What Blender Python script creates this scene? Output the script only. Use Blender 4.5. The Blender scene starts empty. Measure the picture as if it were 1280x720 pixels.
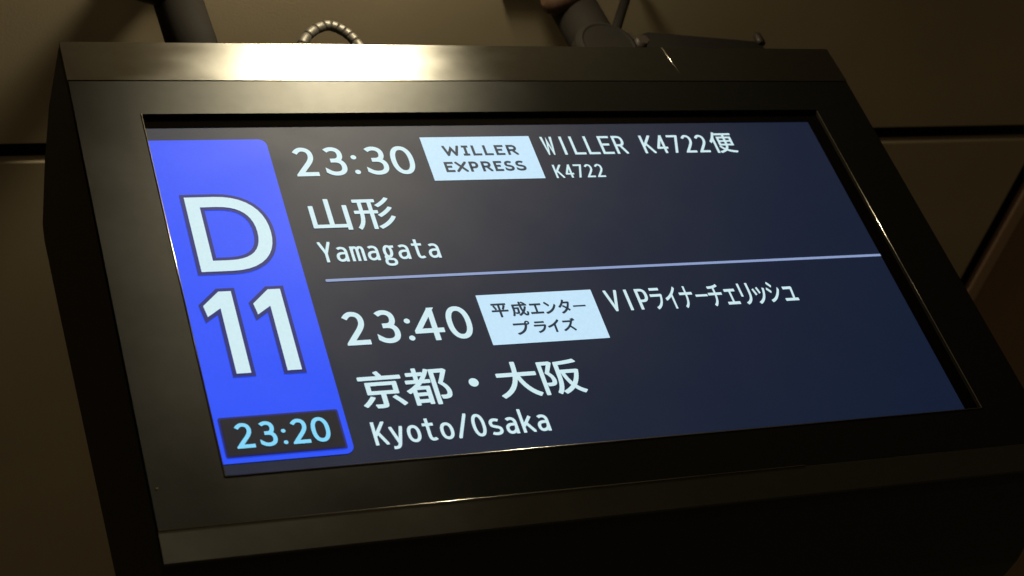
import bpy, bmesh, math, random
from mathutils import Vector, Matrix
R = math.radians
random.seed(4)
scene = bpy.context.scene
col = scene.collection

# ------------------------------------------------------------------ camera
TILT = R(6)                    # the display leans forward by six degrees
DISP = Vector((0, 0, 2.85))    # centre of its screen opening
DM = Matrix.Translation(DISP) @ Matrix.Rotation(R(90) + TILT, 4, 'X')
def L(x, y, z):                # display-local (right, up the face, out of the face) -> world
    return DM @ Vector((x, y, z))

cam_d = bpy.data.cameras.new('camera')
cam_d.sensor_width = 36
cam_d.lens = 36 * 2164.76 / 1280
cam_d.clip_start = 0.05
cam_d.clip_end = 100
cam = bpy.data.objects.new('camera', cam_d)
col.objects.link(cam)
cl = Matrix(((0.91809275, 0.04609022, -0.39367677, -0.93954539),
             (-0.28737089, 0.76146214, -0.58102787, -1.2902846),
             (0.27299025, 0.64656872, 0.71233785, 1.53788259),
             (0, 0, 0, 1)))
cam.matrix_world = DM @ cl
scene.camera = cam
cam_d.dof.use_dof = True
cam_d.dof.focus_distance = 2.2
cam_d.dof.aperture_fstop = 6.5

# ------------------------------------------------------------------ light
world = bpy.data.worlds.new('World')
scene.world = world
world.use_nodes = True
bg = world.node_tree.nodes['Background']
bg.inputs[0].default_value = (1.0, 0.74, 0.38, 1)
bg.inputs[1].default_value = 0.026

def lamp(kind, name, loc, energy, color, target=None, **kw):
    d = bpy.data.lights.new(name, kind)
    d.energy = energy
    d.color = color
    for k, v in kw.items():
        setattr(d, k, v)
    o = bpy.data.objects.new(name, d)
    o.location = loc
    if target is not None:
        o.rotation_euler = (Vector(target) - Vector(loc)).to_track_quat('-Z', 'Y').to_euler()
    col.objects.link(o)
    return o
# the warm ceiling lamp over the top edge of the display
lamp('AREA', 'ceiling_lamp', L(-0.060, 0.795, 0.365), 9.0, (1.0, 0.89, 0.64), target=L(-0.20, 0.30, 0.0),
     shape='DISK', size=0.17)
lamp('POINT', 'ceiling_fill', L(-0.048, 0.74, 0.35), 3.7, (1.0, 0.85, 0.55), shadow_soft_size=0.05)  # added point light that brightens the ceiling behind the display
# added lamp without a known fixture, placed to light up the metal edges
lamp('AREA', 'edge_fill', L(-0.35, 0.1, 1.9), 0.7, (1.0, 0.80, 0.50), target=L(0, 0, 0), shape='DISK', size=0.35)

scene.view_settings.view_transform = 'Standard'
scene.view_settings.look = 'None'
scene.view_settings.exposure = 0.0
scene.view_settings.gamma = 1.0
scene.view_settings.use_curve_mapping = False

# ------------------------------------------------------------------ materials
def srgb(r, g, b):
    f = lambda c: (c / 255 / 12.92) if c / 255 <= 0.04045 else ((c / 255 + 0.055) / 1.055) ** 2.4
    return (f(r), f(g), f(b), 1)

def mat(name, base, rough=0.5, metal=0.0, spec=0.5, noise=None, bump=None, rnoise=None, aniso=0.0):
    m = bpy.data.materials.new(name)
    m.use_nodes = True
    nt = m.node_tree
    p = nt.nodes['Principled BSDF']
    p.inputs['Base Color'].default_value = base
    p.inputs['Roughness'].default_value = rough
    p.inputs['Metallic'].default_value = metal
    p.inputs['Specular IOR Level'].default_value = spec
    p.inputs['Anisotropic'].default_value = aniso
    tc = nt.nodes.new('ShaderNodeTexCoord')
    def tex(scale, detail, stretch=(1, 1, 1)):
        mp = nt.nodes.new('ShaderNodeMapping')
        mp.inputs['Scale'].default_value = stretch
        nt.links.new(tc.outputs['Object'], mp.inputs[0])
        n = nt.nodes.new('ShaderNodeTexNoise')
        n.inputs['Scale'].default_value = scale
        n.inputs['Detail'].default_value = detail
        nt.links.new(mp.outputs[0], n.inputs['Vector'])
        return n
    if noise:
        sc, amt = noise
        n = tex(sc, 6)
        mx = nt.nodes.new('ShaderNodeMix'); mx.data_type = 'RGBA'
        mx.inputs[6].default_value = tuple(c * (1 - amt) for c in base[:3]) + (1,)
        mx.inputs[7].default_value = tuple(min(1, c * (1 + amt)) for c in base[:3]) + (1,)
        nt.links.new(n.outputs['Fac'], mx.inputs[0])
        nt.links.new(mx.outputs[2], p.inputs['Base Color'])
    if rnoise:
        sc, lo, hi, st = rnoise
        n = tex(sc, 5, st)
        mr = nt.nodes.new('ShaderNodeMapRange')
        mr.inputs[1].default_value = 0.3; mr.inputs[2].default_value = 0.7
        mr.inputs[3].default_value = lo; mr.inputs[4].default_value = hi
        nt.links.new(n.outputs['Fac'], mr.inputs[0])
        nt.links.new(mr.outputs[0], p.inputs['Roughness'])
    if bump:
        sc, st, dist = bump
        n = tex(sc, 3)
        b = nt.nodes.new('ShaderNodeBump')
        b.inputs['Strength'].default_value = st
        b.inputs['Distance'].default_value = dist
        nt.links.new(n.outputs['Fac'], b.inputs['Height'])
        nt.links.new(b.outputs[0], p.inputs['Normal'])
    return m

def satin(name, tint, rough, diffuse, smear, stretch=(1, 1, 1), bump=(900, 0.15, 0.0003)):
    """painted satin metal: a tinted glossy layer whose roughness is smeared, over a dark diffuse base"""
    m = bpy.data.materials.new(name)
    m.use_nodes = True
    nt = m.node_tree
    nt.nodes.remove(nt.nodes['Principled BSDF'])
    out = nt.nodes['Material Output']
    g = nt.nodes.new('ShaderNodeBsdfAnisotropic'); g.distribution = 'BECKMANN'
    d = nt.nodes.new('ShaderNodeBsdfDiffuse')
    a = nt.nodes.new('ShaderNodeAddShader')
    nt.links.new(g.outputs[0], a.inputs[0]); nt.links.new(d.outputs[0], a.inputs[1]); nt.links.new(a.outputs[0], out.inputs[0])
    d.inputs['Color'].default_value = diffuse + (1,)
    tc = nt.nodes.new('ShaderNodeTexCoord')
    mp = nt.nodes.new('ShaderNodeMapping'); mp.inputs['Scale'].default_value = stretch
    nt.links.new(tc.outputs['Object'], mp.inputs[0])
    n = nt.nodes.new('ShaderNodeTexNoise'); n.inputs['Scale'].default_value = 9; n.inputs['Detail'].default_value = 7
    nt.links.new(mp.outputs[0], n.inputs['Vector'])
    mr = nt.nodes.new('ShaderNodeMapRange')
    mr.inputs[1].default_value = 0.3; mr.inputs[2].default_value = 0.7
    mr.inputs[3].default_value = rough - smear; mr.inputs[4].default_value = rough + smear
    nt.links.new(n.outputs['Fac'], mr.inputs[0]); nt.links.new(mr.outputs[0], g.inputs['Roughness'])
    # dust specks and faint rubbing
    w = nt.nodes.new('ShaderNodeTexNoise'); w.inputs['Scale'].default_value = 60; w.inputs['Detail'].default_value = 4
    nt.links.new(tc.outputs['Object'], w.inputs['Vector'])
    mx = nt.nodes.new('ShaderNodeMix'); mx.data_type = 'RGBA'
    mx.inputs[6].default_value = tuple(c * 0.88 for c in tint) + (1,)
    mx.inputs[7].default_value = tuple(c * 1.12 for c in tint) + (1,)
    nt.links.new(w.outputs['Fac'], mx.inputs[0]); nt.links.new(mx.outputs[2], g.inputs['Color'])
    n2 = nt.nodes.new('ShaderNodeTexNoise'); n2.inputs['Scale'].default_value = bump[0]
    nt.links.new(tc.outputs['Object'], n2.inputs['Vector'])
    b = nt.nodes.new('ShaderNodeBump'); b.inputs['Strength'].default_value = bump[1]; b.inputs['Distance'].default_value = bump[2]
    nt.links.new(n2.outputs['Fac'], b.inputs['Height'])
    nt.links.new(b.outputs[0], g.inputs['Normal']); nt.links.new(b.outputs[0], d.inputs['Normal'])
    return m

def screen_mat(name, emit, strength=1.0):
    m = bpy.data.materials.new(name)
    m.use_nodes = True
    nt = m.node_tree
    p = nt.nodes['Principled BSDF']
    p.inputs['Base Color'].default_value = (0.012, 0.012, 0.013, 1)
    p.inputs['Roughness'].default_value = 0.64
    p.inputs['Specular IOR Level'].default_value = 0.42
    p.inputs['Emission Strength'].default_value = strength
    tc = nt.nodes.new('ShaderNodeTexCoord')
    n = nt.nodes.new('ShaderNodeTexNoise'); n.inputs['Scale'].default_value = 260; n.inputs['Detail'].default_value = 2
    nt.links.new(tc.outputs['Object'], n.inputs['Vector'])
    # smears and dust on the matt panel: uneven reflectivity
    sm = nt.nodes.new('ShaderNodeTexNoise'); sm.inputs['Scale'].default_value = 7; sm.inputs['Detail'].default_value = 6
    sm.inputs['Distortion'].default_value = 0.6
    nt.links.new(tc.outputs['Object'], sm.inputs['Vector'])
    mr = nt.nodes.new('ShaderNodeMapRange')
    mr.inputs[1].default_value = 0.3; mr.inputs[2].default_value = 0.7
    mr.inputs[3].default_value = 0.25; mr.inputs[4].default_value = 0.36
    nt.links.new(sm.outputs['Fac'], mr.inputs[0]); nt.links.new(mr.outputs[0], p.inputs['Specular IOR Level'])
    mx = nt.nodes.new('ShaderNodeMix'); mx.data_type = 'RGBA'
    mx.inputs[6].default_value = tuple(c * 0.93 for c in emit[:3]) + (1,)
    mx.inputs[7].default_value = tuple(c * 1.05 for c in emit[:3]) + (1,)
    nt.links.new(n.outputs['Fac'], mx.inputs[0])
    nt.links.new(mx.outputs[2], p.inputs['Emission Color'])
    return m

M = {}
M['bezel'] = satin('dark_painted_bezel', (0.036, 0.0355, 0.033), 0.45, (0.006, 0.0058, 0.0048), 0.015)
M['reveal'] = mat('matt_black_reveal', (0.010, 0.008, 0.005, 1), 0.9, 0.0, 0.05)
M['shell'] = mat('dark_shell_paint', (0.022, 0.020, 0.017, 1), 0.55, 0.0, 0.4, noise=(7, 0.3), bump=(700, 0.3, 0.0004))
M['cover'] = satin('satin_metal_cover', (0.155, 0.151, 0.138), 0.365, (0.006, 0.0058, 0.0048), 0.02, (1, 4, 1))
M['lower_strip'] = satin('satin_lower_strip', (0.12, 0.117, 0.103), 0.45, (0.012, 0.0118, 0.0095), 0.02)
M['bright_metal'] = mat('bright_metal_glint', (0.80, 0.76, 0.66, 1), 0.22, 1.0)  # bright metal for edge highlights put in as rods, and for the screw
M['steel'] = mat('pole_paint', (0.012, 0.010, 0.008, 1), 0.8, 0.0, 0.1, noise=(12, 0.3), bump=(300, 0.2, 0.0006))
M['cap'] = mat('brown_end_cap', (0.06, 0.03, 0.015, 1), 0.6)
M['steel_dark'] = mat('clamp_iron', (0.03, 0.022, 0.016, 1), 0.55, 0.3, 0.5, noise=(30, 0.4), bump=(200, 0.4, 0.001))
M['conduit'] = mat('galvanised_conduit', (0.13, 0.12, 0.10, 1), 0.5, 0.7, 0.5, noise=(60, 0.25))
M['conduit_groove'] = mat('conduit_groove_dark', (0.05, 0.042, 0.03, 1), 0.7)  # darker core showing in the slits between ribs
M['ceiling'] = mat('beige_ceiling_panel', (0.50, 0.41, 0.27, 1), 0.6, 0.0, 0.3, noise=(3.0, 0.22), bump=(260, 0.22, 0.0010))
M['ceiling_strip'] = mat('brown_ceiling_strip', (0.50, 0.33, 0.22, 1), 0.55, 0.0, 0.3, noise=(5, 0.1))
M['ceiling_brown'] = mat('brown_ceiling_panel', (0.30, 0.19, 0.11, 1), 0.6, 0.0, 0.3, noise=(2, 0.1))
M['gap'] = mat('dark_joint_channel', (0.025, 0.018, 0.012, 1), 0.8)  # dark backing seen through the panel joints
M['lcd'] = screen_mat('lcd_dark_background', srgb(9, 24, 49))
M['rim'] = mat('unlit_panel_rim', (0.0035, 0.0028, 0.002, 1), 0.9, 0.0, 0.0)
M['blue'] = screen_mat('lcd_blue', srgb(24, 76, 248))
M['navy'] = screen_mat('lcd_navy', srgb(20, 30, 112))
M['black'] = screen_mat('lcd_black', srgb(10, 12, 30))
M['white'] = screen_mat('lcd_pale_text', srgb(204, 233, 241))
M['chip'] = screen_mat('lcd_badge_white', srgb(194, 228, 250))
M['chip_text'] = screen_mat('lcd_badge_lettering', srgb(14, 40, 62))
M['cyan'] = screen_mat('lcd_cyan_text', srgb(128, 214, 250))
M['line'] = screen_mat('lcd_divider', srgb(138, 156, 200))

# ------------------------------------------------------------------ helpers
def link(name, bm_or_mesh, m, parent=None, mw=None):
    if isinstance(bm_or_mesh, bmesh.types.BMesh):
        me = bpy.data.meshes.new(name)
        bm_or_mesh.normal_update()
        bm_or_mesh.to_mesh(me); bm_or_mesh.free()
    else:
        me = bm_or_mesh
    me.materials.clear()
    me.materials.append(m)
    o = bpy.data.objects.new(name, me)
    col.objects.link(o)
    if parent is not None:
        o.parent = parent
    if mw is not None:
        o.matrix_world = mw
    return o

def empty(name, label, cat, loc=(0, 0, 0), rot=(0, 0, 0), group=None):
    o = bpy.data.objects.new(name, None)
    o.empty_display_size = 0.1
    o.location = loc; o.rotation_euler = rot
    col.objects.link(o)
    o['label'] = label; o['category'] = cat
    if group: o['group'] = group
    return o

def bevel(bm, w, seg=2, edges=None):
    bmesh.ops.bevel(bm, geom=list(edges or bm.edges), offset=w, segments=seg, profile=0.5, affect='EDGES')

def box(bm, x0, x1, y0, y1, z0, z1):
    g = bmesh.ops.create_cube(bm, size=1)
    for v in g['verts']:
        v.co = Vector(((x0 + x1) / 2 + v.co.x * (x1 - x0), (y0 + y1) / 2 + v.co.y * (y1 - y0), (z0 + z1) / 2 + v.co.z * (z1 - z0)))
    return g['verts']

def prism_yz(profile, x0, x1):
    """a closed (y, z) outline swept along x"""
    bm = bmesh.new()
    a = [bm.verts.new((x0, y, z)) for y, z in profile]
    b = [bm.verts.new((x1, y, z)) for y, z in profile]
    n = len(profile)
    bm.faces.new(a); bm.faces.new(list(reversed(b)))
    for i in range(n):
        bm.faces.new((a[i], b[i], b[(i + 1) % n], a[(i + 1) % n]))
    bmesh.ops.recalc_face_normals(bm, faces=bm.faces)
    return bm

def tube(bm, pts, rad, n=20, closed_ends=True):
    """round tube along world points; rad a number or a list"""
    pts = [Vector(p) for p in pts]
    rads = rad if isinstance(rad, (list, tuple)) else [rad] * len(pts)
    rings = []
    ref = None
    for i, p in enumerate(pts):
        t = (pts[min(i + 1, len(pts) - 1)] - pts[max(i - 1, 0)]).normalized()
        if ref is None:
            ref = t.orthogonal().normalized()
        ref = (ref - t * ref.dot(t)).normalized()
        bn = t.cross(ref)
        rings.append([bm.verts.new(p + (ref * math.cos(a) + bn * math.sin(a)) * rads[i]) for a in [2 * math.pi * k / n for k in range(n)]])
    for i in range(len(rings) - 1):
        for k in range(n):
            f = bm.faces.new((rings[i][k], rings[i][(k + 1) % n], rings[i + 1][(k + 1) % n], rings[i + 1][k]))
            f.smooth = True
    if closed_ends:
        bm.faces.new(list(reversed(rings[0]))); bm.faces.new(rings[-1])

# ------------------------------------------------------------------ ceiling (the setting)
CZ = DISP.z + 0.85
ceil_rot = Matrix.Translation((0, 0.5055, CZ)) @ Matrix.Rotation(R(-0.45), 4, 'Z')
bm = bmesh.new(); box(bm, -3.2, 4.6, -3.2, 4.6, 0.045, 0.08)
ceiling = link('ceiling', bm, M['gap']); ceiling['kind'] = 'structure'
ceiling.matrix_world = ceil_rot
XJ = 1.600                      # joint that runs away from the camera
G = 0.020
def panel(x0, x1, y0, y1, m, z=0.0, name='ceiling_panel', th=0.02):
    bm = bmesh.new(); box(bm, x0, x1, y0, y1, z, z + th); bevel(bm, 0.0025, 2)
    return link(name, bm, m, ceiling)
ys = [(-2.8, -1.4 - G), (-1.4 + G, -G), (G, 1.9 - G), (1.9 + G, 3.8)]
for k, (y0, y1) in enumerate(ys):
    panel(-2.9, -0.95 - G, y0, y1, M['ceiling'])
    panel(-0.95 + G, XJ - G, y0, y1, M['ceiling'])
for k, (y0, y1) in enumerate(((-2.8, -G), (G, 3.8))):
    s = panel(XJ + G, XJ + 0.052, y0, y1, M['ceiling_strip'], z=-0.004, name='ceiling_strip')
    s['label'] = 'paler narrow strip beside the dark joint'
    panel(XJ + 0.056, 4.3, y0, y1, M['ceiling_brown'], z=0.006)

# ------------------------------------------------------------------ the display
disp = empty('departure_display', 'large dark bus departure screen tilted forward under the beige ceiling, gate D 11', 'display',
             DISP, (R(90) + TILT, 0, 0))
HX = 0.584
# shell: the body behind the face, swept side profile
prof = [(-0.3375, -0.0026), (-0.374, -0.0026), (-0.384, -0.016), (-0.413, -0.170), (-0.414, -0.210), (-0.2365, -0.2505), (0.198, -0.307),
        (0.352, -0.324), (0.380, -0.316), (0.414, -0.222), (0.428, -0.130), (0.4100, -0.0060), (0.3375, -0.0026)]
# hollow in the middle so the screen sits inside: the shell is four walls and a back, bridged round the opening
bm = prism_yz(prof, -HX, HX)
cut_front = [f for f in bm.faces if abs(f.normal.z) > 0.95 and all(abs(v.co.z + 0.0026) < 1e-4 for v in f.verts)]
if cut_front:
    bmesh.ops.delete(bm, geom=cut_front, context='FACES')
sharp = [e for e in bm.edges if len(e.link_faces) == 2 and e.calc_face_angle(0) > 0.5]
bevel(bm, 0.004, 3, sharp)
for f in bm.faces: f.smooth = False
link('shell', bm, M['shell'], disp)

# face plate with the rectangular opening
def ring(ox, oy, ix, iy, z0, z1, off=0):
    bm = bmesh.new()
    lay = []
    for z in (z0, z1):
        o_ = [bm.verts.new((sx * ox, sy * oy, z)) for sx, sy in ((-1, -1), (1, -1), (1, 1), (-1, 1))]
        i_ = [bm.verts.new((sx * ix, sy * iy, z)) for sx, sy in ((-1, -1), (1, -1), (1, 1), (-1, 1))]
        lay.append((o_, i_))
    (o0, i0), (o1, i1) = lay
    for k in range(4):
        j = (k + 1) % 4
        bm.faces.new((o1[k], o1[j], i1[j], i1[k]))
        bm.faces.new((o0[k], i0[k], i0[j], o0[j]))
        bm.faces.new((o0[k], o0[j], o1[j], o1[k]))
        bm.faces.new((i0[k], i1[k], i1[j], i0[j]))
    bmesh.ops.recalc_face_normals(bm, faces=bm.faces)
    return bm
OX, OY = 0.5, 0.27644
bm = ring(0.572, 0.330, OX, OY, -0.0056, -0.0018)
link('opening_reveal', bm, M['reveal'], disp)
bm = ring(0.583, 0.3370, OX, OY, -0.0018, 0.0)
outer = [e for e in bm.edges if all(abs(v.co.z) < 1e-5 and abs(v.co.x) > 0.55 for v in e.verts)]
bevel(bm, 0.0012, 3, outer)
link('front_bezel', bm, M['bezel'], disp)
# highlight along the opening's edge, built as bright metal rods where it shows
def edge_piece(p, q, r, name='opening_edge_glint'):
    bm = bmesh.new(); tube(bm, [p, q], r, 10)
    return link(name, bm, M['bright_metal'], disp)
ez = 0.0002
edge_piece((-OX, -OY, ez), (-OX, OY, ez), 0.0009)
edge_piece((OX, -OY, ez), (OX, OY - 0.004, ez), 0.0009)
edge_piece((-OX, -OY, ez), (OX, -OY, ez), 0.0008)

# top cover: sloping satin strip above the face
bm = prism_yz([(0.3376, 0.0006), (0.3376, -0.008), (0.408, -0.0110), (0.4118, -0.0070), (0.4118, -0.0022)], -0.583, 0.583)
top = link('top_cover', bm, M['cover'], disp)
bm = bmesh.new(); tube(bm, [(0.293, 0.4110, -0.0020), (0.3005, 0.3530, 0.0002)], 0.0007, 8)  # straight bright rod lying across the sloping strip
sc_ = link('streak', bm, M['bright_metal'], disp); sc_['label'] = 'bright thin scratch across the sloping strip'
# bottom cover: strip below the face, slightly proud
bm = prism_yz([(-0.3384, 0.0030), (-0.3384, -0.008), (-0.371, -0.006), (-0.3768, -0.004), (-0.3768, 0.0012)], -0.583, 0.583)
bevel(bm, 0.0010, 2, [e for e in bm.edges if abs(e.verts[0].co.y + 0.3384) < 1e-4 and abs(e.verts[1].co.y + 0.3384) < 1e-4 and e.verts[0].co.z > 0.002 and e.verts[1].co.z > 0.002])
link('bottom_cover', bm, M['lower_strip'], disp)
bm = bmesh.new(); tube(bm, [(-0.5825, -0.3380, 0.0034), (0.20, -0.3380, 0.0034)], 0.0007, 8)  # edge highlight built as a bright rod, ending where it fades
ce = link('cover_edge_glint', bm, M['bright_metal'], disp); ce['label'] = 'edge highlight along the top of the lower strip, put in as bright metal'
# small screw in the lower left bezel
bm = bmesh.new(); tube(bm, [(-0.5745, -0.2840, -0.001), (-0.5745, -0.2840, 0.0006)], 0.0012, 12)
link('screw', bm, M['bright_metal'], disp)

# ------------------------------------------------------------------ the lit screen
SZ = -0.006
# lettering is laid out on a millimetre grid; this is that grid's size and place on the panel
GX, GY, GS = -0.01320, -0.01813, 0.98595
bm = bmesh.new(); box(bm, -0.545, 0.545, -0.312, 0.312, SZ - 0.012, SZ)
# sits behind the bezel ring; the ring's walls end inside the shell
screen = link('screen', bm, M['lcd'], disp)
def dz(k): return SZ + 0.0004 * k

def rrect(x0, x1, y0, y1, r, corners='abcd', n=6):
    """corner letters that are rounded: a bottom-left, b bottom-right, c top-right, d top-left"""
    out = []
    for cx, cy, a0, key in ((x0, y0, 180, 'a'), (x1, y0, 270, 'b'), (x1, y1, 0, 'c'), (x0, y1, 90, 'd')):
        if key in corners:
            ox = cx + (r if key in 'ad' else -r); oy = cy + (r if key in 'ab' else -r)
            for k in range(n + 1):
                a = R(a0 + 90 * k / n)
                out.append((ox + r * math.cos(a), oy + r * math.sin(a)))
        else:
            out.append((cx, cy))
    return out

def flat(name, pts, k, m, label=None):
    bm = bmesh.new()
    f = bm.faces.new([bm.verts.new((GX + GS * x / 1000, GY + GS * y / 1000, dz(k))) for x, y in pts])
    bm.normal_update()
    bmesh.ops.triangulate(bm, faces=[f])
    o = link(name, bm, m, screen)
    if label: o['label'] = label
    return o

# ---- stroke lettering
def bez(p0, p1, p2, p3, n=10):
    return [tuple((1 - t) ** 3 * a + 3 * (1 - t) ** 2 * t * b + 3 * (1 - t) * t * t * c + t ** 3 * d for a, b, c, d in zip(p0, p1, p2, p3))
            for t in [k / n for k in range(1, n + 1)]]
def path(*seg):
    out = [seg[0]]
    for s in seg[1:]:
        if len(s) == 2: out.append(s)
        else: out += bez(out[-1], (s[0], s[1]), (s[2], s[3]), (s[4], s[5]))
    return out
def ell(cx, cy, rx, ry, n=40, e=2.25):
    o = []
    for k in range(n):
        a = 2 * math.pi * k / n
        c, s = math.cos(a), math.sin(a)
        o.append((cx + rx * math.copysign(abs(c) ** (2 / e), c), cy + ry * math.copysign(abs(s) ** (2 / e), s)))
    return o + [o[0]]
GL = {
 '0': [ell(.5, .5, .5, .5)], 'O': [ell(.5, .5, .5, .5)], 'o': [ell(.5, .5, .5, .5)],
 '2': [path((.04, .84), (.18, .95, .33, 1, .46, 1), (.76, 1, .92, .90, .92, .74), (.92, .52, .62, .40, .06, 0), (1, 0))],
 '3': [path((.08, .92), (.22, .98, .35, 1, .46, 1), (.76, 1, .91, .90, .91, .77), (.91, .62, .76, .53, .48, .53), (.26, .53)),
       path((.26, .53), (.48, .53), (.82, .53, 1, .43, 1, .27), (1, .10, .80, 0, .46, 0), (.28, 0, .14, .03, .0, .09))],
 '4': [[(.74, 0), (.74, 1)], [(.72, 1), (0, .27), (1, .27)]],
 '7': [[(0, 1), (1, 1), (.34, 0)]],
 '/': [[(0, 0), (1, 1)]],
 'K': [[(0, 0), (0, 1)], [(.96, 1), (.08, .40)], [(.30, .56), (1, 0)]],
 'W': [[(0, 1), (.22, 0), (.5, .80), (.78, 0), (1, 1)]],
 'I': [[(.5, 0), (.5, 1)]],
 'J': [[(.5, 0), (.5, 1)], [(.0, 1), (1, 1)], [(0, 0), (1, 0)]],   # serifed capital I
 'L': [[(0, 1), (0, 0), (1, 0)]],
 'E': [[(1, 1), (0, 1), (0, 0), (1, 0)], [(0, .53), (.93, .53)]],
 'R': [path((0, 0), (0, 1), (.45, 1), (.78, 1, .92, .90, .92, .74), (.92, .57, .76, .47, .45, .47), (0, .47)), [(.46, .50), (1, 0)]],
 'P': [path((0, 0), (0, 1), (.45, 1), (.82, 1, 1, .90, 1, .70), (1, .50, .80, .40, .45, .40), (0, .40))],
 'D': [path((0, .5), (0, 1), (.36, 1), (.80, 1, 1, .80, 1, .50), (1, .20, .80, 0, .36, 0), (0, 0), (0, .5))],
 'V': [[(0, 1), (.5, 0), (1, 1)]],
 'X': [[(0, 1), (1, 0)], [(0, 0), (1, 1)]],
 'Y': [[(0, 1), (.5, .42), (1, 1)], [(.5, .46), (.5, 0)]],
 'S': [path((.90, .90), (.76, .97, .62, 1, .48, 1), (.18, 1, .04, .90, .04, .75), (.04, .58, .20, .55, .50, .50), (.82, .45, 1, .40, 1, .25),
            (1, .08, .78, 0, .46, 0), (.28, 0, .12, .03, .0, .10))],
 's': [path((.88, .93), (.76, .98, .62, 1, .50, 1), (.22, 1, .06, .90, .06, .75), (.06, .58, .22, .55, .50, .50), (.80, .45, .98, .40, .98, .24),
            (.98, .08, .78, 0, .46, 0), (.28, 0, .14, .02, .03, .07))],
 'a': [path((.10, .92), (.22, .98, .34, 1, .46, 1), (.78, 1, .93, .88, .93, .66), (.93, 0)),
       path((.93, .58), (.55, .58), (.20, .58, 0, .48, 0, .28), (0, .10, .14, 0, .36, 0), (.64, 0, .93, .14, .93, .40))],
 'm': [[(0, 0), (0, 1)], path((0, .78), (.06, .93, .16, 1, .27, 1), (.42, 1, .5, .92, .5, .72), (.5, 0)),
       path((.5, .78), (.56, .93, .66, 1, .77, 1), (.92, 1, 1, .92, 1, .72), (1, 0))],
 'g': [ell(.44, .72, .36, .28, e=2.1), [(.62, .96), (1, .97)],
       path((.18, .50), (.02, .44, .02, .34, .22, .32), (.70, .30), (.92, .29, 1, .22, 1, .15), (1, .04, .80, 0, .50, 0), (.18, 0, .0, .05, .0, .15), (.0, .24, .10, .31, .24, .33))],
 't': [path((.34, 1), (.34, .26), (.34, .06, .46, 0, .62, 0), (.78, 0, .90, .02, .98, .05)), [(0, .76), (.94, .76)]],
 'y': [[(0, 1), (.53, .24)], path((1, 1), (.56, .22), (.44, .04, .30, 0, .06, .0))],
 'k': [[(0, 0), (0, 1)], [(.92, .70), (.06, .24)], [(.34, .40), (1, 0)]],
}
def stroke_bm(bm, pts, w, bx, z):
    """a flat ribbon of width w along pts, its ends run on to the box edge and are trimmed by it"""
    x0, x1, y0, y1 = bx
    P = [Vector((x0 + w / 2 + (x1 - x0 - w) * px, y0 + w / 2 + (y1 - y0 - w) * py)) for px, py in pts]
    closed = (P[0] - P[-1]).length < 1e-6
    if not closed:
        def onb(p): return p[0] < 1e-3 or p[0] > .999 or p[1] < 1e-3 or p[1] > .999
        if onb(pts[0]): P[0] = P[0] + (P[0] - P[1]).normalized() * w * 1.3
        if onb(pts[-1]): P[-1] = P[-1] + (P[-1] - P[-2]).normalized() * w * 1.3
    else:
        P = P[:-1]
    n = len(P)
    Ls, Rs = [], []
    for i in range(n):
        a = (P[i] - P[i - 1]) if (closed or i > 0) else (P[1] - P[0])
        b = (P[(i + 1) % n] - P[i]) if (closed or i < n - 1) else (P[-1] - P[-2])
        if a.length < 1e-9: a = b
        if b.length < 1e-9: b = a
        a.normalize(); b.normalize()
        na = Vector((-a.y, a.x)); nb = Vector((-b.y, b.x))
        m = na + nb
        if m.length < 1e-6: m = na
        m.normalize()
        k = min(1 / max(m.dot(na), 0.2), 4.0)
        Ls.append(P[i] + m * (w / 2 * k)); Rs.append(P[i] - m * (w / 2 * k))
    tmp = bmesh.new()
    lv = [tmp.verts.new((p.x, p.y, z)) for p in Ls]; rv = [tmp.verts.new((p.x, p.y, z)) for p in Rs]
    for i in range(n if closed else n - 1):
        j = (i + 1) % n
        try: tmp.faces.new((rv[i], rv[j], lv[j], lv[i]))
        except ValueError: pass
    for co, no in (((x0, 0, 0), (-1, 0, 0)), ((x1, 0, 0), (1, 0, 0)), ((0, y0, 0), (0, -1, 0)), ((0, y1, 0), (0, 1, 0))):
        bmesh.ops.bisect_plane(tmp, geom=list(tmp.verts) + list(tmp.edges) + list(tmp.faces), plane_co=co, plane_no=no, clear_outer=True)
    vm = {v: bm.verts.new(v.co) for v in tmp.verts}
    for f in tmp.faces:
        bm.faces.new([vm[v] for v in f.verts])
    tmp.free()

def glyph(bm, ch, bx, w, k):
    for q, pts in enumerate(GL[ch]):
        stroke_bm(bm, pts, w, bx, dz(k) * 1000 + 0.03 * q)

def finish(bm, name, m, label=None):
    for v in bm.verts: v.co = (GX + GS * v.co.x / 1000, GY + GS * v.co.y / 1000, v.co.z / 1000)
    for f in bm.faces:
        if f.calc_area() > 0:
            f.normal_update()
            if f.normal.z < 0: f.normal_flip()
    o = link(name, bm, m, screen)
    if label: o['label'] = label
    return o

def disc(bm, cx, cy, rx, ry, k, n=24):
    bm.faces.new([bm.verts.new((cx + rx * math.cos(2 * math.pi * i / n), cy + ry * math.sin(2 * math.pi * i / n), dz(k) * 1000)) for i in range(n)])

def rows(items, name, m, w, k, label=None):
    bm = bmesh.new()
    for ch, bx in items:
        if ch == ':':
            disc(bm, bx[0], bx[2], bx[1], bx[1], k); disc(bm, bx[0], bx[3], bx[1], bx[1], k)
        else:
            glyph(bm, ch, bx, w, k)
    return finish(bm, name, m, label)

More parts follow.
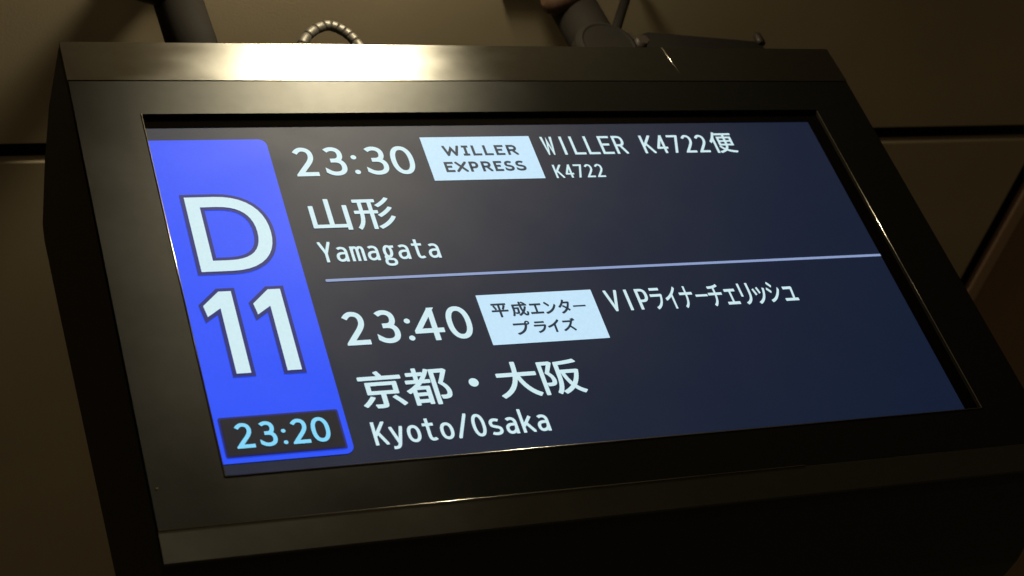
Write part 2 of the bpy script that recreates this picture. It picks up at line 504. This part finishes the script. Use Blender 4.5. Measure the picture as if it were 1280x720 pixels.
# ---- kana and kanji come from the built-in font, each fitted to its own box
def cjk(items, name, m, k, weight, label=None):
    bm = bmesh.new()
    for ch, bx in items:
        if ch == '・':
            disc(bm, bx[0], bx[2], bx[1], bx[1], k); continue
        cu = bpy.data.curves.new('glyph', 'FONT')
        cu.body = ch
        cu.size = 1.0
        cu.resolution_u = 6
        ob = bpy.data.objects.new('glyph', cu)
        col.objects.link(ob)
        dg = bpy.context.evaluated_depsgraph_get()
        me = bpy.data.meshes.new_from_object(ob.evaluated_get(dg))
        xs = [v.co.x for v in me.vertices]; yy = [v.co.y for v in me.vertices]
        x0, x1, y0, y1 = bx
        if len(xs) < 4:
            print('NO GLYPH', ch)
        else:
            mx0, mx1, my0, my1 = min(xs), max(xs), min(yy), max(yy)
            g = weight / 2
            base = [(x0 + g + (v.co.x - mx0) / max(mx1 - mx0, 1e-6) * (x1 - x0 - 2 * g),
                     y0 + g + (v.co.y - my0) / max(my1 - my0, 1e-6) * (y1 - y0 - 2 * g)) for v in me.vertices]
            # heavier weight: the same glyph laid nine times, nudged round a small circle
            for q in range(9):
                ddx, ddy = (0, 0) if q == 8 else (g * math.cos(math.pi * q / 4), g * math.sin(math.pi * q / 4))
                for v, (bx_, by_) in zip(me.vertices, base):
                    v.co = (bx_ + ddx, by_ + ddy, dz(k) * 1000 + 0.02 * q)
                bm.from_mesh(me)
        bpy.data.objects.remove(ob)
        bpy.data.meshes.remove(me)
        bpy.data.curves.remove(cu)
    return finish(bm, name, m, label)

# unlit rim of the panel, seen along the top and the right
def strip(name, x0, x1, y0, y1, k, m):
    bm = bmesh.new()
    bm.faces.new([bm.verts.new((x, y, dz(k))) for x, y in ((x0, y0), (x1, y0), (x1, y1), (x0, y1))])
    return link(name, bm, m, screen)
strip('screen_rim', -0.52, 0.52, 0.2565, 0.30, 0.6, M['rim'])
strip('screen_rim', 0.4790, 0.52, -0.30, 0.2565, 0.6, M['rim'])
# gate panel
flat('gate_panel', rrect(-520, -339, -242.7, 256.5, 11, 'bc'), 1, M['blue'], 'blue panel with D 11 at the left of the screen')
# outlined D
Dbx = (-464, -366, 34.5, 156.2)
def grow(b, g): return (b[0] - g, b[1] + g, b[2] - g, b[3] + g)
g_ = 5.0
rows([('D', grow(Dbx, g_))], 'letter_outline', M['navy'], 17 + 2 * g_, 2)
rows([('D', Dbx)], 'gate_letter', M['white'], 17, 3)
def one(x):
    return [(x, -120.2), (x + 17.2, -120.2), (x + 17.2, 3.0), (x + 2.0, 3.0), (x - 20, -18), (x - 17.5, -35.0), (x, -22.5)]
def offset_poly(pts, d):
    n = len(pts); out = []
    for i in range(n):
        a = Vector(pts[i]) - Vector(pts[i - 1]); b = Vector(pts[(i + 1) % n]) - Vector(pts[i])
        a.normalize(); b.normalize()
        na = Vector((a.y, -a.x)); nb = Vector((b.y, -b.x)); m = (na + nb).normalized()
        out.append(tuple(Vector(pts[i]) + m * d / max(m.dot(na), 0.4)))
    return out
for x in (-452, -391.6):
    flat('number_outline', offset_poly(one(x), g_), 2, M['navy'])
    flat('gate_number', one(x), 3, M['white'])
flat('clock_box_border', rrect(-486.5, -346, -235.8, -180.2, 3), 2, M['navy'])
flat('clock_box', rrect(-484, -348.4, -233.4, -182.6, 2), 3, M['black'])
def clock(x, y0, y1, digits, dw=(30.5, 29.5, 30, 31)):
    pass
rows([('2', (-471.5, -450.5, -224.3, -190)), ('3', (-444, -424, -224.3, -190)), (':', (-415.5, 2.6, -205, -220.8)),
      ('2', (-407, -386.5, -224.3, -190)), ('0', (-383, -361.5, -224.3, -190))], 'clock_text', M['cyan'], 4.9, 4)
# two departures
for y, dg, w in ((189.0, '3', 7.0), (-89.3, '4', 7.2)):
    t = y + 51.3
    rows([('2', (-310.5, -280.5, y, t)), ('3', (-270, -240.5, y, t)), (':', (-227.8, 3.9, y + 6.2 - 0.5, y + 32.3)),
          (dg, (-213.5, -183, y, t) if dg == '3' else (-221.5, -183, y, t)), ('0', (-177, -145.2, y, t))], 'time_text', M['white'], w, 1)
cjk([('山', (-309.5, -258.5, 94.5, 148.2)), ('形', (-251, -197, 93.8, 148.6))], 'place_name_text', M['white'], 1, 1.5)
def mono(s, x, pitch, gw, y, cap, xh, w, name, m, k=1):
    it = []
    for i, ch in enumerate(s):
        if ch == ' ': continue
        a = x + i * pitch; b = a + gw
        y0, y1 = y, y + cap
        if ch in 'aoms': y1 = y + xh
        if ch == 'g': y0, y1 = y - cap * 0.30, y + xh
        if ch == 'y': y0, y1 = y - cap * 0.22, y + xh
        if ch == 't': y1 = y + xh * 1.32
        if ch in 'kK/' and ch != 'K': y1 = y + cap * (1.06 if ch == 'k' else 1.06)
        if ch == 'I': a, b = a + gw / 2 - w, a + gw / 2 + w
        if ch == 'm': a, b = a - 1.0, b + 1.0
        it.append((ch, (a, b, y0, y1)))
    return it
rows(mono('Yamagata', -311.5, 20.35, 16.2, 42.2, 33.5, 24.5, 3.9, '', None), 'latin_name_text', M['white'], 3.9, 1)
rows(mono('Kyoto/Osaka', -312.3, 20.5, 16.4, -235.0, 32.6, 24.2, 4.1, '', None), 'latin_name_text', M['white'], 4.1, 1)
flat('divider_line', rrect(-314.5, 499.2, 11.0, 15.2, 1.5, 'ad'), 1, M['line'])
flat('company_badge', rrect(-126, 34.6, 175.9, 256.2, .5), 1, M['chip'])
flat('company_badge', rrect(-127.2, 32.8, -102.4, -22.5, .5), 1, M['chip'])
def prop(seq, y0, y1, w, name, m, k):
    return rows([(c, (a, b, y0, y1)) for c, a, b in seq], name, m, w, k)
prop([('W', -99.5, -75.5), ('J', -71.5, -62), ('L', -57.5, -44.5), ('L', -40.5, -27.5), ('E', -23.5, -10.2), ('R', -6, 9.5)],
     220.3, 239.4, 3.9, 'badge_text', M['chip_text'], 2)
prop([('E', -105, -92), ('X', -89.5, -73), ('P', -69.5, -56.5), ('R', -52, -37.5), ('E', -33.8, -21.5), ('S', -18.5, -5), ('S', -2, 12.5)],
     190.4, 209.3, 3.9, 'badge_text', M['chip_text'], 2)
cjk([('平', (-113.5, -90.5, -60.2, -37.6)), ('成', (-87, -63.8, -60, -36.4)), ('エ', (-61.5, -43.5, -57.8, -40.6)), ('ン', (-41, -24.5, -59, -38.8)),
     ('タ', (-21.5, -4.5, -60, -36.6)), ('ー', (-1, 17, -50, -47.2)),
     ('プ', (-92, -69, -89.5, -67.5)), ('ラ', (-64.5, -47.5, -88.5, -69.6)), ('イ', (-46, -28.5, -88.6, -68)), ('ズ', (-26, -6.5, -88.2, -67.2))],
    'badge_text', M['chip_text'], 2, 1.35)
rows(mono('WILLER K4722', 50.3, 22.0, 17.6, 219.3, 35.0, 25, 4.0, '', None), 'service_text', M['white'], 4.0, 1)
cjk([('便', (315.5, 355.5, 217.3, 259.2))], 'service_text', M['white'], 1, 0.9)
rows(mono('K4722', 51.6, 15.6, 12.6, 175.6, 24.8, 18, 3.0, '', None), 'service_text', M['white'], 3.0, 1)
rows([('V', (49, 68, -60.4, -25.4)), ('I', (76.5, 84.5, -60.2, -25.6)), ('P', (93.8, 110, -60.1, -25.6))], 'service_text', M['white'], 4.2, 1)
cjk([('ラ', (113.5, 131, -61.6, -25.2)), ('イ', (134.5, 153, -61.8, -24.6)), ('ナ', (156.8, 176, -62, -25)), ('ー', (180, 198, -44.2, -40.2)),
     ('チ', (199.5, 220, -62, -24.2)), ('ェ', (223.5, 242, -60.4, -33.5)), ('リ', (247.5, 264, -62, -25)), ('ッ', (267.5, 287, -62.2, -33)),
     ('シ', (289.5, 309, -60.5, -25)), ('ュ', (312.5, 333, -59.6, -34.5))], 'service_text', M['white'], 1, 0.95)
cjk([('京', (-313, -258.5, -183.8, -129.6)), ('都', (-256, -199.5, -184.5, -129.4)), ('・', (-169.2, 6.3, -156.3, 0)),
     ('大', (-139.5, -84.5, -184, -129.6)), ('阪', (-81, -25, -183.8, -131))], 'place_name_text', M['white'], 1, 1.7)

# ------------------------------------------------------------------ what the display hangs from
def vpole(x, y, r, z0, z1, m, parent, name='tube', n=28):
    bm = bmesh.new(); tube(bm, [(x, y, z0), (x, y, z1)], r, n)
    return link(name, bm, m, parent)

pb = L(-0.355, 0.44, -0.15)
pl = empty('hanging_pole', 'dark round pole rising from the display beside the bright glare, its side arm reaching left', 'pole', pb, group='poles the display hangs from')
def local(parent, bm, name, m):
    """mesh given in world coordinates, parented to an unrotated empty"""
    for v in bm.verts: v.co -= parent.location
    return link(name, bm, m, parent)
def post(p, hw, z0, z1):
    bm = bmesh.new(); tube(bm, [(p.x, p.y, z0), (p.x, p.y, z1)], hw, 40)
    return bm
def pole_parts(e, hw):
    p = e.location
    local(e, post(p, hw, p.z - 0.015, CZ + 0.002), 'tube', M['steel'])
    bm = bmesh.new(); box(bm, p.x - hw - .03, p.x + hw + .03, p.y - hw - .03, p.y + hw + .03, CZ - 0.010, CZ - 0.0005); bevel(bm, 0.002, 2)
    local(e, bm, 'ceiling_flange', M['steel_dark'])
pole_parts(pl, 0.0370)
bm = bmesh.new(); tube(bm, [L(-0.370, 0.700, -0.15), L(-0.400, 0.708, -0.15), L(-0.50, 0.752, -0.15), L(-0.62, 0.83, -0.15)], [0.034, 0.032, 0.030, 0.030], 20)
local(pl, bm, 'side_arm', M['steel_dark'])
pb2 = L(0.305, 0.44, -0.15)
pr = empty('hanging_pole', 'dark round pole behind a round pivot joint, above the scratch on the sloping strip', 'pole', pb2, group='poles the display hangs from')
pole_parts(pr, 0.0385)
bm = bmesh.new(); tube(bm, [L(0.30, 0.700, -0.15), L(0.262, 0.694, -0.15), L(0.246, 0.692, -0.15), L(0.238, 0.692, -0.15)], [0.030, 0.029, 0.026, 0.012], 20)
local(pr, bm, 'end_cap', M['cap'])
# pivot joint in front of the right pole
bm = bmesh.new()
c = Vector((0.282, 0.528, -0.13))
prof_r = [(0.0, 0.048), (0.003, 0.0525), (0.022, 0.0525), (0.028, 0.0495), (0.030, 0.044), (0.0285, 0.041)]
rings = []
for zz, rr in prof_r:
    rings.append([bm.verts.new(L(c.x + rr * math.cos(2 * math.pi * k / 48), c.y + 1.05 * rr * math.sin(2 * math.pi * k / 48), c.z + zz)) for k in range(48)])
for a, b in zip(rings, rings[1:]):
    for k in range(48):
        bm.faces.new((a[k], a[(k + 1) % 48], b[(k + 1) % 48], b[k]))
bm.faces.new(rings[-1]); bm.faces.new(list(reversed(rings[0])))
bmesh.ops.recalc_face_normals(bm, faces=bm.faces)
local(pr, bm, 'pivot_disc', M['steel'])
for x, y, r, z1 in ((0.346, 0.540, 0.011, -0.100), (0.332, 0.556, 0.008, -0.108)):
    bm = bmesh.new(); tube(bm, [L(x, y, -0.15), L(x, y, z1)], r, 6)
    local(pr, bm, 'bolt', M['steel_dark'])
bm = bmesh.new(); tube(bm, [L(0.335, 0.600, -0.17), L(0.405, 0.715, -0.19), L(0.47, 0.82, -0.21)], 0.0085, 12)
local(pr, bm, 'stay_rod', M['steel'])
# flat bracket behind the right part of the top edge
br = empty('support_bracket', 'low dark flat bracket with a small knob behind the right of the top edge', 'bracket', L(0.48, 0.44, -0.15))
bm = bmesh.new()
pts = [(0.385, 0.43), (0.615, 0.43), (0.615, 0.556), (0.600, 0.592), (0.400, 0.612), (0.385, 0.606)]
fr = [bm.verts.new(L(x, y, -0.150)) for x, y in pts]; bk = [bm.verts.new(L(x, y, -0.158)) for x, y in pts]
bm.faces.new(fr); bm.faces.new(list(reversed(bk)))
for i in range(len(pts)):
    j = (i + 1) % len(pts); bm.faces.new((fr[j], fr[i], bk[i], bk[j]))
bmesh.ops.recalc_face_normals(bm, faces=bm.faces)
local(br, bm, 'plate', M['steel'])
bm = bmesh.new(); tube(bm, [L(0.604, 0.585, -0.150), L(0.604, 0.594, -0.149), L(0.6035, 0.606, -0.1485), L(0.603, 0.612, -0.148)], [0.0075, 0.0075, 0.0065, 0.002], 12)
local(br, bm, 'knob', M['steel_dark'])

# flexible conduit arching over the top edge
fc = empty('flexible_conduit', 'ribbed metal conduit arching up behind the brightly lit top edge', 'conduit', L(-0.15, 0.44, -0.15))
bm = bmesh.new()
arc = []
N = 90
ctrl = [(-0.235, 0.42), (-0.222, 0.50), (-0.190, 0.582), (-0.150, 0.616), (-0.122, 0.604), (-0.106, 0.57), (-0.094, 0.50), (-0.090, 0.42)]
def cr(P, t):
    n = len(P) - 1; i = min(int(t * n), n - 1); u = t * n - i
    p0, p1, p2, p3 = P[max(i - 1, 0)], P[i], P[i + 1], P[min(i + 2, n)]
    return [0.5 * ((2 * b) + (-a + c) * u + (2 * a - 5 * b + 4 * c - d) * u * u + (-a + 3 * b - 3 * c + d) * u ** 3) for a, b, c, d in zip(p0, p1, p2, p3)]
SEG = 19
for k in range(SEG):
    bm = bmesh.new()
    a, b = k / SEG, (k + 0.93) / SEG
    pp = [cr(ctrl, a + (b - a) * q / 4) for q in range(5)]
    tube(bm, [L(x, y, -0.150 + 0.00001 * k) for x, y in pp], [0.0078, 0.0082, 0.0082, 0.0082, 0.0078], 14)
    local(fc, bm, 'rib', M['conduit'])
bm = bmesh.new()
pp = [cr(ctrl, q / 60) for q in range(61)]
tube(bm, [L(x, y, -0.150) for x, y in pp], 0.0064, 12)
local(fc, bm, 'core', M['conduit_groove'])

scene.cycles.use_denoising = True
scene.cycles.max_bounces = 8
